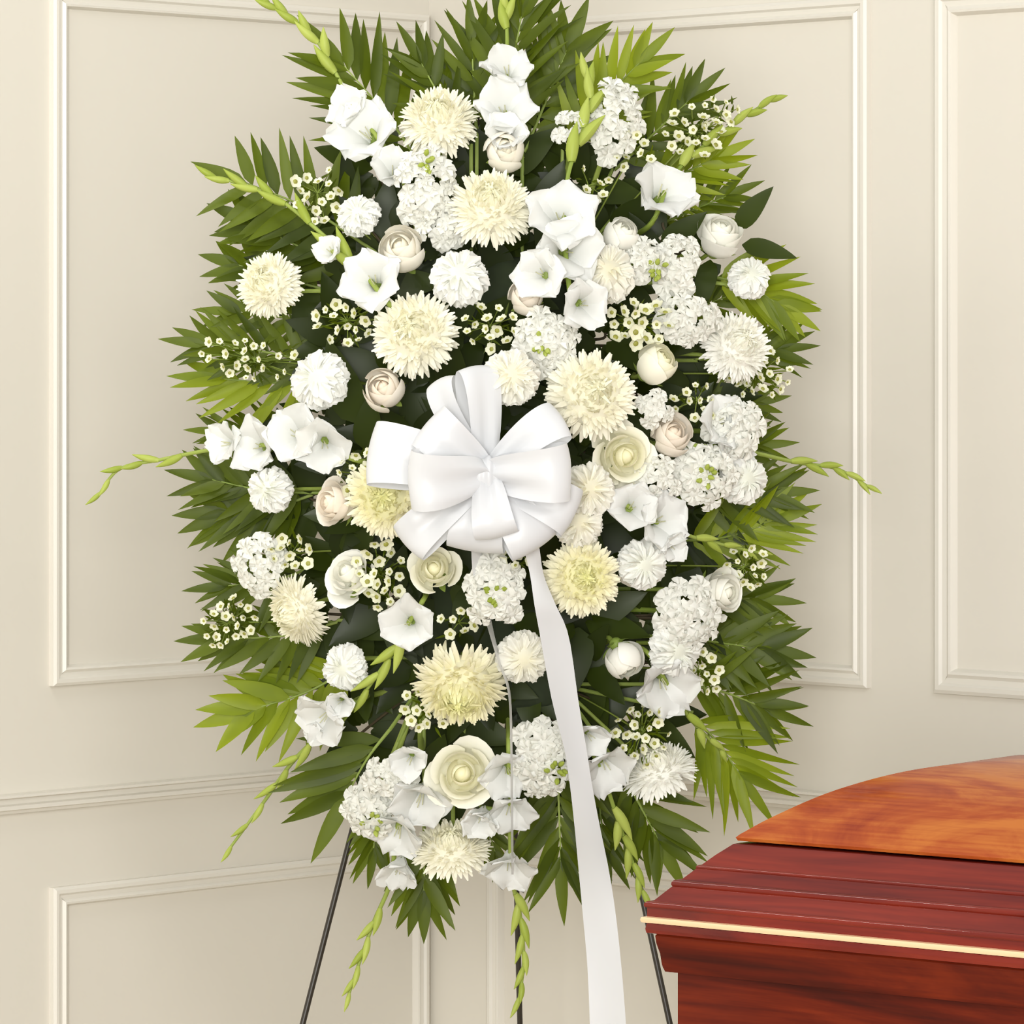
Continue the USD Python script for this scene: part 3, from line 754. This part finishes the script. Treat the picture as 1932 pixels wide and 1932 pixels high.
def waxflower(px, py, w, h, n, label, fs=11, lift=0.0, Yoff=0.0, tilt=0.0):
    q = np.random.default_rng(int(px * 2 + py * 9))
    Y0 = dome_y(px, py, lift) + Yoff
    b = at(px, py, Y0 + 0.04)
    o = thing('waxflower_sprig', label, 'waxflower', 'small white waxflower sprigs in the spray', loc=b)
    n = int(n * 1.4)
    pts, tries, gap = [], 0, 1.7 * fs
    while len(pts) < n and tries < 4000:
        tries += 1
        if tries % 300 == 0:
            gap *= 0.9
        a, rr = q.uniform(0, 6.283), math.sqrt(q.uniform(0, 1))
        ex, ey = rr * math.cos(a) * w, rr * math.sin(a) * h
        if all((ex - p[0]) ** 2 + (ey - p[1]) ** 2 > gap ** 2 for p in pts):
            pts.append((ex, ey))
    c, s = math.cos(tilt), math.sin(tilt)
    tw, need = [], []
    for ex, ey in pts:
        gx, gy = px + ex * c - ey * s, py + ex * s + ey * c
        p = at(gx, gy, Y0 + q.normal(0, 0.008)) - b
        R = fs / F * 6.45 * q.uniform(0.65, 1.2)
        d = facing_at(gx, gy, q.normal(0, 0.65), 0.15 + q.normal(0, 0.65))
        mtx = frame(p, d, R, q.uniform(0, 6))
        fp = part(o, 'floret', xf(wax_floret(), mtx), M['wax_petal'])
        usdkit.mesh(stage, numbered(f'{fp.GetPath()}/flower_center'), xf(WAXC, mtx), M['wax_center'], True)
        mid = p * 0.5 + np.array([0, 0.018, 0])
        tw.append(tube(curve([np.zeros(3), mid, p - unit(d) * 0.002], 6), 0.0009, 4))
        for _ in range(2):
            t0 = mid + q.normal(0, 0.006, 3)
            need.append(leaf(t0, p - mid + q.normal(0, 0.012, 3), [0, -1, 0.2], 0.026, 0.004, 0.05, 0.05, 5))
    tw.append(tube(curve([foam_point(b) + [0, 0.05, 0] - b, [(foam_point(b) - b)[0] * 0.3, 6.50 - b[1], (foam_point(b) - b)[2] * 0.3], np.zeros(3)], 8), 0.0014, 4))
    part(o, 'stems', join(tw), M['stem'])
    part(o, 'needle_leaves', join(need), M['palm'], kind='stuff')
    return o

# ------------------------------------------------------------------ the blooms, one by one
MUMS = [
 (828, 230, 73, 'large cream chrysanthemum near the top, between the upper left and topmost gladioli', dict(fz=0.35, shag=0.16)),
 (926, 392, 78, 'large cream chrysanthemum with smooth dome, below the topmost gladiolus', dict(fz=0.35)),
 (508, 538, 62, 'cream chrysanthemum at the left edge, leftmost of the large blooms', dict()),
 (782, 630, 80, 'large spiky cream chrysanthemum left of centre, above the peach rose', dict(shag=0.17)),
 (1388, 655, 68, 'bright white chrysanthemum at the right edge', dict(m='mum_white', fz=0.3)),
 (1115, 745, 84, 'largest cream chrysanthemum, just right of the bow', dict(lift=0.02)),
 (728, 938, 76, 'pale yellow chrysanthemum half covered by the left of the bow', dict(m='mum_yellow', fx=0.1)),
 (1098, 1090, 72, 'yellowish chrysanthemum touching the ribbon tail under the bow', dict(m='mum_yellow', fz=0.2)),
 (562, 1152, 68, 'cream chrysanthemum at the lower left turned sideways to the left', dict(fx=-1.2, fz=-0.5, flat=0.7, shag=0.07)),
 (868, 1292, 86, 'shaggy wide cream chrysanthemum below the white funnel-shaped bloom', dict(fz=-0.55, shag=0.22, m='mum_yellow')),
 (852, 1603, 72, 'lowest chrysanthemum, seen from the side as a flat dome', dict(fz=2.2, flat=0.66, shag=0.08)),
 (1243, 1455, 70, 'white chrysanthemum seen from the side, just above the casket end', dict(m='mum_white', fx=-0.85, fz=2.4, flat=0.72, shag=0.05)),
]
for px, py, r, lab, kw in MUMS:
    mum(px, py, r, lab, **kw)

ROSES = [
 (757, 473, 47, 'round cream rose at the upper left beside the white stock', dict(opn=0.35)),
 (993, 560, 37, 'small round blush rose above the centre, below the big white gladiolus', dict(opn=0.3, m='rose_peach')),
 (725, 735, 43, 'round peach rose at the upper left corner of the bow', dict(opn=0.3, m='rose_peach')),
 (952, 285, 42, 'cream rose hanging under the topmost gladiolus blooms', dict(opn=0.15, fz=-0.25)),
 (1240, 686, 42, 'pale cream rosebud pointing right, above the right side of the spray', dict(opn=0.25, fx=0.7, fz=0.8, m='rose_yellow')),
 (1358, 443, 45, 'white rose with smooth petals beside the two dark pointed leaves at the right', dict(opn=0.5, m='rose_white', fx=-0.1, fz=0.9)),
 (1176, 860, 55, 'open cream rose with a yellow heart, right of the bow', dict(opn=1.0, m='rose_yellow', fz=0.0)),
 (1266, 822, 43, 'blush cream rose just right of the open yellow-hearted rose', dict(opn=0.4, fz=0.5, m='rose_peach')),
 (632, 950, 44, 'blush rose turned left, left of the yellow chrysanthemum', dict(opn=0.7, fx=-0.9, fz=0.3, m='rose_peach')),
 (820, 1076, 43, 'cream yellow rose under the left half of the bow', dict(opn=0.8, m='rose_yellow', fz=0.5)),
 (1360, 1118, 47, 'white rose turned to the right, at the right edge of the spray', dict(opn=0.7, m='rose_white', fx=0.6, fz=0.2)),
 (1177, 1245, 40, 'narrow white rosebud pointing down right, right of the ribbon tail', dict(opn=0.1, m='rose_white', fx=0.5, fz=-1.3)),
 (873, 1460, 56, 'large cream rose low in the middle of the spray', dict(opn=0.9, m='rose_yellow', fz=0.55)),
 (1172, 443, 36, 'cream rosebud above the large cream carnation', dict(opn=0.2, m='rose_white', fx=0.2, fz=0.6)),
 (660, 1085, 46, 'white rose with pointed petal edges, right of the lower left waxflower cluster', dict(opn=0.9, m='rose_white', fx=-0.3, fz=0.8)),
]
for px, py, r, lab, kw in ROSES:
    rose(px, py, r, lab, **kw)

CARN = [
 (868, 525, 53, 'white carnation above the centre of the spray, left of the blush rose', dict()),
 (605, 718, 54, 'large white carnation at the left of the spray', dict()),
 (678, 408, 40, 'small white carnation at the upper left', dict()),
 (510, 925, 43, 'small white carnation at the left beneath the row of gladiolus blooms', dict()),
 (1210, 1065, 46, 'white carnation right of the yellowish chrysanthemum', dict()),
 (1142, 518, 56, 'large creamy white carnation under the big white gladiolus', dict(m='carn_cream')),
 (963, 714, 53, 'cream carnation touching the top of the bow', dict(m='carn_cream', lift=0.05)),
 (1106, 925, 52, 'cream carnation at the right edge of the bow, under the open rose', dict(m='carn_cream')),
 (1090, 985, 46, 'cream carnation low at the right of the bow above the yellowish chrysanthemum', dict(m='carn_cream')),
 (986, 1240, 50, 'white carnation beside the ribbon tail in the lower middle', dict(m='carn_cream')),
 (1270, 1225, 50, 'white carnation in front of the lower right stock', dict()),
 (652, 1258, 43, 'white carnation at the lower left beside a lime bud spike', dict()),
 (1413, 525, 40, 'small white carnation at the right edge below the dark leaf', dict(fx=-0.3)),
 (1400, 905, 46, 'white carnation at the right edge, right end of the stock cluster', dict()),
]
for px, py, r, lab, kw in CARN:
    carnation(px, py, r, lab, **kw)

GLADS = [
 ([(780, 390), (740, 300), (675, 210), (640, 150), (600, 80), (545, 30), (500, 5)], [(650, 195, 40, -0.3, 0.2), (685, 235, 58, -0.1, 0.2), (738, 310, 45, 0.1, 0.1, 0.7)],
  'upper left white gladiolus with a lime bud tip curving to the frame top', dict(buds=(0.55, 1.0, 8))),
 ([(955, 330), (953, 200), (957, 100), (956, 40), (953, -30)], [(955, 245, 45, 0, 0.0, 0.8), (953, 195, 52, 0, 0.1), (962, 118, 44, 0.1, 0.2)],
  'topmost white gladiolus standing upright in the middle', dict(buds=(0.72, 1.0, 5), blen=55)),
 ([(1080, 600), (1065, 450), (1070, 340), (1095, 260), (1115, 190), (1108, 140)], [(1062, 400, 62, -0.1, 0.1), (1078, 462, 58, 0.1, -0.1), (1010, 515, 48, -0.5, -0.2), (1108, 580, 50, 0.1, -0.4, 0.8)],
  'large white gladiolus right of centre, its green bud tip crossing the upper right stock', dict(buds=(0.50, 1.0, 7), blen=75, brad=13, lift=0.03)),
 ([(1230, 420), (1262, 345), (1310, 290), (1390, 230), (1462, 184)], [(1260, 350, 56, 0.1, 0.2)],
  'single white gladiolus bloom at the upper right with a long lime bud spike', dict(buds=(0.42, 1.0, 8), blen=58)),
 ([(740, 580), (690, 520), (650, 480), (540, 385), (470, 352), (395, 332)], [(692, 520, 56, -0.1, 0.1), (612, 468, 34, -0.4, 0.2, 0.7)],
  'upper left gladiolus, white bloom below a thick yellow green bud spike pointing left', dict(buds=(0.30, 1.0, 10), blen=70, lift=0.02)),
 ([(680, 870), (600, 845), (470, 840), (390, 850), (300, 868), (225, 885), (182, 940)], [(412, 832, 38, -0.4, 0.2), (472, 840, 46, -0.1, 0.1), (548, 815, 50, 0, 0.2), (608, 845, 48, 0.3, -0.3)],
  'far left gladiolus, a row of white blooms ending in a long pale bud spike', dict(buds=(0.60, 1.0, 6), blen=52, brad=8)),
 ([(1300, 840), (1400, 850), (1500, 872), (1580, 885), (1645, 922)], [(1372, 790, 50, 0.2, 0.3), (1395, 845, 42, 0.3, -0.1)],
  'far right gladiolus with a thin lime bud spike reaching past the leaves', dict(buds=(0.50, 1.0, 7), blen=48, brad=8)),
 ([(1150, 930), (1200, 965), (1270, 1000), (1340, 1022), (1440, 1045)], [(1197, 955, 45, -0.1, 0.2), (1258, 985, 50, 0.2, 0.1), (1275, 1035, 34, 0.2, -0.3, 0.7)],
  'right gladiolus with two dark-throated white blooms and a short green bud tip', dict(buds=(0.68, 1.0, 5), blen=48, brad=8)),
 ([(800, 1130), (765, 1185), (745, 1225), (700, 1290), (640, 1370)], [(766, 1182, 48, 0, 0.1), (600, 1365, 50, -0.3, -0.3), (640, 1330, 34, 0.2, 0.1, 0.6)],
  'lower left gladiolus, star-shaped white bloom above a lime bud spike pointing down left', dict(buds=(0.40, 1.0, 7), blen=70, brad=10, lift=0.02)),
 ([(660, 1330), (600, 1390), (550, 1440), (500, 1510), (428, 1608)], [(590, 1385, 30, -0.3, -0.2, 0.7)],
  'slim yellow green gladiolus spike hanging at the lower left in front of the chair rail', dict(buds=(0.35, 1.0, 7), blen=60, brad=8)),
 ([(790, 1440), (750, 1560), (738, 1660), (705, 1740), (680, 1810), (655, 1885)], [(790, 1525, 52, 0, -0.2), (742, 1585, 50, -0.2, -0.3), (748, 1660, 40, -0.1, -0.6, 0.8), (770, 1440, 38, 0, 0.1, 0.8)],
  'bottom left white gladiolus with blooms hanging down to a pale bud tip', dict(buds=(0.55, 1.0, 7), blen=55, brad=8)),
 ([(960, 1400), (962, 1520), (965, 1650), (980, 1720), (988, 1810), (978, 1895)], [(958, 1470, 46, 0, -0.1), (966, 1545, 44, 0.1, -0.3), (905, 1560, 40, -0.2, -0.3, 0.7), (962, 1655, 46, 0, -0.5)],
  'bottom middle white gladiolus hanging down over the back leg of the easel', dict(buds=(0.52, 1.0, 8), blen=60, brad=9)),
 ([(1100, 1380), (1140, 1470), (1165, 1545), (1190, 1615), (1215, 1690)], [(1118, 1400, 38, 0.1, -0.1, 0.8), (1150, 1462, 48, 0.1, -0.3)],
  'bottom right gladiolus hanging behind the ribbon tail with a lime bud tip near the casket', dict(buds=(0.45, 1.0, 7), blen=68, brad=10)),
 ([(1220, 1230), (1265, 1300), (1310, 1365), (1365, 1420)], [(1265, 1305, 58, 0.1, -0.3)],
  'lower right gladiolus, one drooping white bloom under the white carnation', dict(buds=(0.60, 1.0, 4), blen=50, brad=9)),
]
for st, fl_, lab, kw in GLADS:
    gladiolus(st, fl_, lab, **kw)

STOCKS = [
 (802, 352, 44, 60, 12, 'white stock at the upper left between two cream chrysanthemums', dict(green=(0, -45))),
 (1160, 232, 44, 62, 12, 'white stock at the upper right behind the green gladiolus tip', dict()),
 (1078, 245, 26, 26, 4, 'small white stock cluster at the upper right, left of the green gladiolus tip', dict(fs=22)),
 (1280, 502, 34, 46, 8, 'white stock with a pointed outline left of the smooth white rose', dict()),
 (1295, 600, 48, 36, 9, 'white stock at the right above the rosebud, next to the waxflower', dict()),
 (1030, 645, 46, 50, 12, 'white stock with green hearts just above the cream carnation at the bow top', dict(green=(-10, 5))),
 (1215, 495, 28, 28, 5, 'small white stock head right of the creamy carnation', dict(green=(25, 12))),
 (1385, 815, 44, 50, 9, 'white stock at the right edge above the carnation', dict(fs=26)),
 (1325, 900, 55, 46, 12, 'white stock with a green heart at the right, lying across below the blush rose', dict(green=(8, 0))),
 (1240, 905, 40, 34, 6, 'pinkish white stock buds between the open rose and the right stock', dict(fs=20)),
 (935, 1115, 44, 54, 12, 'white stock with a bright green heart directly below the bow', dict(green=(0, 5), lift=0.03)),
 (1292, 1160, 46, 58, 12, 'white stock at the lower right behind the white carnation', dict()),
 (1028, 1425, 50, 66, 15, 'white stock with a green heart beside the ribbon tail in the lower part', dict(green=(20, 30))),
 (700, 1530, 44, 36, 9, 'white stock at the lower left edge with greenish buds', dict(green=(0, 25))),
 (735, 1470, 42, 32, 8, 'greenish white stock at the lower left above the bottom gladiolus', dict(fs=22)),
 (490, 1065, 36, 46, 9, 'white stock at the left edge above the side-turned chrysanthemum', dict(fs=22)),
 (835, 420, 40, 34, 7, 'cream stock buds tucked under the smooth-domed chrysanthemum', dict(fs=22, lift=-0.02)),
 (1235, 770, 26, 30, 5, 'pale stock buds under the yellowish rosebud', dict(fs=20)),
]
for px, py, w, h, n, lab, kw in STOCKS:
    stock(px, py, w, h, n, lab, **kw)

WAXES = [
 (600, 365, 48, 55, 12, 'waxflower sprig at the upper left beside the small carnation', dict()),
 (655, 605, 60, 44, 13, 'waxflower sprig left of the spiky chrysanthemum', dict()),
 (480, 680, 105, 40, 18, 'waxflower sprig spread over the left palm leaflets', dict(fs=9, tilt=0.25)),
 (925, 615, 50, 44, 11, 'yellow green waxflower sprig below the white carnation in the middle', dict()),
 (1205, 610, 60, 40, 13, 'waxflower sprig at the right with round green-eyed flowers above the rosebud', dict(fs=14)),
 (1430, 705, 62, 46, 16, 'waxflower sprig hanging under the white rightmost chrysanthemum', dict(fs=10)),
 (1310, 250, 56, 50, 14, 'waxflower sprig at the upper right below the palm leaflets', dict()),
 (1110, 350, 50, 40, 6, 'sparse waxflower sprig at the upper right above the dark hollow', dict(fs=9)),
 (1195, 285, 36, 40, 7, 'waxflower sprig under the upper right stock', dict(fs=10)),
 (680, 895, 44, 46, 10, 'waxflower sprig left of the bow above the pale yellow chrysanthemum', dict(fs=12)),
 (715, 1085, 46, 62, 15, 'waxflower sprig right of the pointed white rose under the bow', dict(fs=12)),
 (430, 1175, 56, 44, 16, 'waxflower sprig over the lower left palm leaflets', dict(fs=9, tilt=-0.5)),
 (805, 1335, 46, 40, 10, 'waxflower sprig left of the shaggy chrysanthemum', dict(fs=12)),
 (1210, 1385, 52, 62, 16, 'waxflower sprig right of the ribbon tail above the side-turned white chrysanthemum', dict(fs=10)),
 (865, 1175, 36, 34, 5, 'sparse waxflower sprig in the dark hollow below the bow', dict(fs=11)),
 (1405, 1070, 46, 40, 12, 'waxflower sprig at the right edge above the turned white rose', dict(fs=9)),
 (972, 1045, 30, 22, 5, 'waxflower sprig peeping out from under the bow', dict(fs=12, lift=0.04)),
 (1320, 1265, 44, 50, 12, 'waxflower sprig at the lower right beside the drooping gladiolus', dict(fs=10)),
 (550, 1045, 40, 34, 9, 'waxflower sprig at the left just above the sideways chrysanthemum', dict(fs=11)),
 (1315, 755, 50, 36, 8, 'waxflower sprig at the right below the pale rosebud', dict(fs=9)),
 (1360, 215, 36, 36, 7, 'waxflower sprig at the far upper right beside the bud spike', dict(fs=9)),
]
for px, py, w, h, n, lab, kw in WAXES:
    waxflower(px, py, w, h, n, lab, **kw)

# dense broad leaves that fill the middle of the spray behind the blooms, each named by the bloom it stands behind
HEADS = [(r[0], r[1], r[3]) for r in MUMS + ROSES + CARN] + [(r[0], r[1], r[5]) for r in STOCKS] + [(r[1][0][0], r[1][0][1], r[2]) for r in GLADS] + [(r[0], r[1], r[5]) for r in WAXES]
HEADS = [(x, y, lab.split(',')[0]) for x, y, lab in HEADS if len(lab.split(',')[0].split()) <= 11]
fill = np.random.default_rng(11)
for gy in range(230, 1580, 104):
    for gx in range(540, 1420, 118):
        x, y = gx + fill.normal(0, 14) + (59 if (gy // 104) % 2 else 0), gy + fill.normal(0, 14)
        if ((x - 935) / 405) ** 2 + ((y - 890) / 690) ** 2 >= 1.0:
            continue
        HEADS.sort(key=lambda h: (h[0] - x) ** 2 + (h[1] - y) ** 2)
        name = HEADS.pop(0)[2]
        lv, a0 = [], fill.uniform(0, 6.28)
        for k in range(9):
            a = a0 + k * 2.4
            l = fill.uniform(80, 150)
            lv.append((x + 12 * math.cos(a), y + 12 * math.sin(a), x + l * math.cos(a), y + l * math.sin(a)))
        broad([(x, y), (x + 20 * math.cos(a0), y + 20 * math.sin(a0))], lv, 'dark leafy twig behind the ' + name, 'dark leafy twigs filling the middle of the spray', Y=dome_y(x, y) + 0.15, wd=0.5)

# ------------------------------------------------------------------ the bow and its tails
YB = dome_y(925, 890) - 0.055
bc = at(918, 893, YB)
bow = thing('ribbon_bow', 'large white satin ribbon bow with two long tails at the centre of the spray', 'bow', loc=bc)

def ribbon_loop(ang, length, width, rise, roll=0.0, push=0.0, seed=0, aim=0.0):
    """A loop of ribbon from the knot: teardrop path in the plane of its direction and the view, ang in degrees anticlockwise from right."""
    q = np.random.default_rng(seed)
    a = math.radians(ang)
    d = unit(np.array([math.cos(a), -aim, math.sin(a)]))
    n = unit(np.array([0, -1.0, 0]) - np.dot([0, -1.0, 0], d) * d)
    w = np.cross(d, n)
    rl = math.radians(roll)
    n, w = n * math.cos(rl) + w * math.sin(rl), w * math.cos(rl) - n * math.sin(rl)
    L, W, H = length / F * YB, width / F * YB, rise / F * YB
    t = np.linspace(0, 1, 34)
    ex = L * (0.5 - 0.5 * np.cos(2 * np.pi * t)) ** 0.72
    ey = H * np.sin(2 * np.pi * t) * np.sin(np.pi * t) ** 0.7 * np.where(t < 0.5, 1.0, 0.75)
    wd = W * (0.28 + 0.72 * np.sin(np.pi * t) ** 0.55)
    nv = 11
    v = np.linspace(-1, 1, nv)
    ph = q.uniform(0, 6)
    P = np.zeros((34, nv, 3))
    for j, e in enumerate(v):
        pleat = 0.10 * W * np.sin(e * 5.5 + ph) * (1 - np.sin(np.pi * t) ** 0.8) + 0.05 * W * np.sin(e * 2.6 + ph * 2) * np.sin(2 * np.pi * t + ph)
        P[:, j] = np.outer(ex * (1 - 0.03 * e * e), d) + np.outer(ey + pleat, n) + np.outer(wd / 2 * e, w)
    P += np.array([0, -push, 0])
    return sheet(P)

LOOPS = [ # angle, length, width, rise, roll, push, aim
 (170, 228, 122, 46, 14, 0.000, 0.10), (116, 200, 62, 36, -30, -0.004, 0.05), (96, 205, 78, 34, 25, 0.0, 0.05), (36, 180, 80, 40, -22, 0.014, 0.15),
 (335, 185, 95, 44, -10, 0.006, 0.10), (303, 172, 96, 42, -8, 0.012, 0.12), (262, 150, 110, 40, 8, 0.002, 0.05), (222, 205, 84, 40, 12, 0.004, 0.05),
 (140, 150, 95, 44, 0, 0.020, 0.2), (2, 165, 108, 48, 8, 0.028, 0.3), (184, 155, 112, 46, -12, 0.036, 0.4), (280, 125, 84, 38, 6, 0.030, 0.3),
]
for i, (ang, L, W, H, ro, pu, am) in enumerate(LOOPS):
    part(bow, 'loop', ribbon_loop(ang, L, W, H, ro, pu, i + 3, am), M['satin'])
kn = trimesh.creation.icosphere(3, 0.5)
kv = np.array(kn.vertices); kv = kv * [0.042, 0.03, 0.048] * (1 + 0.10 * np.sin(kv[:, :1] * 18))
part(bow, 'knot', (kv + [0, -0.030, 0], np.array(kn.faces)), M['satin'])

def tail(rows, twist, thin=0.0004):
    """rows: (px, py, width px, depth)."""
    r = np.array(rows, float)
    rr = curve(r, 48)
    P = np.zeros((48, 5, 3))
    for i in range(48):
        for j, e in enumerate(np.linspace(-1, 1, 5)):
            w = rr[i, 2] / 2
            P[i, j] = at(rr[i, 0] + e * w, rr[i, 1], rr[i, 3] + e * twist(i / 47) + 0.004 * (e * e) * math.sin(i * 0.25)) - bc
    return sheet(P)
yr = lambda py: dome_y(1050, py) - 0.06
part(bow, 'tail', tail([(985, 960, 34, YB - 0.01), (1002, 1030, 30, YB - 0.005), (1013, 1085, 26, yr(1085)), (1028, 1140, 40, yr(1140) - 0.01), (1046, 1200, 54, yr(1200)), (1066, 1320, 50, yr(1320)), (1085, 1410, 42, yr(1410)), (1096, 1480, 42, yr(1480)),
                        (1108, 1560, 48, yr(1560)), (1120, 1640, 57, yr(1640)), (1130, 1720, 62, 6.40), (1140, 1820, 64, 6.40), (1147, 1932, 68, 6.40), (1152, 2040, 70, 6.40)], lambda s: 0.010 * math.sin(5 * s)), M['satin'])
part(bow, 'tail', tail([(905, 980, 30, YB + 0.01), (905, 1060, 30, YB + 0.03), (908, 1110, 20, YB + 0.05), (925, 1185, 10, 6.30), (943, 1250, 7, 6.29), (961, 1310, 5, 6.29), (965, 1420, 4.5, 6.31), (966, 1540, 4.5, 6.36), (967, 1650, 4, 6.40)],
                       lambda s: 0.02), M['satin'])
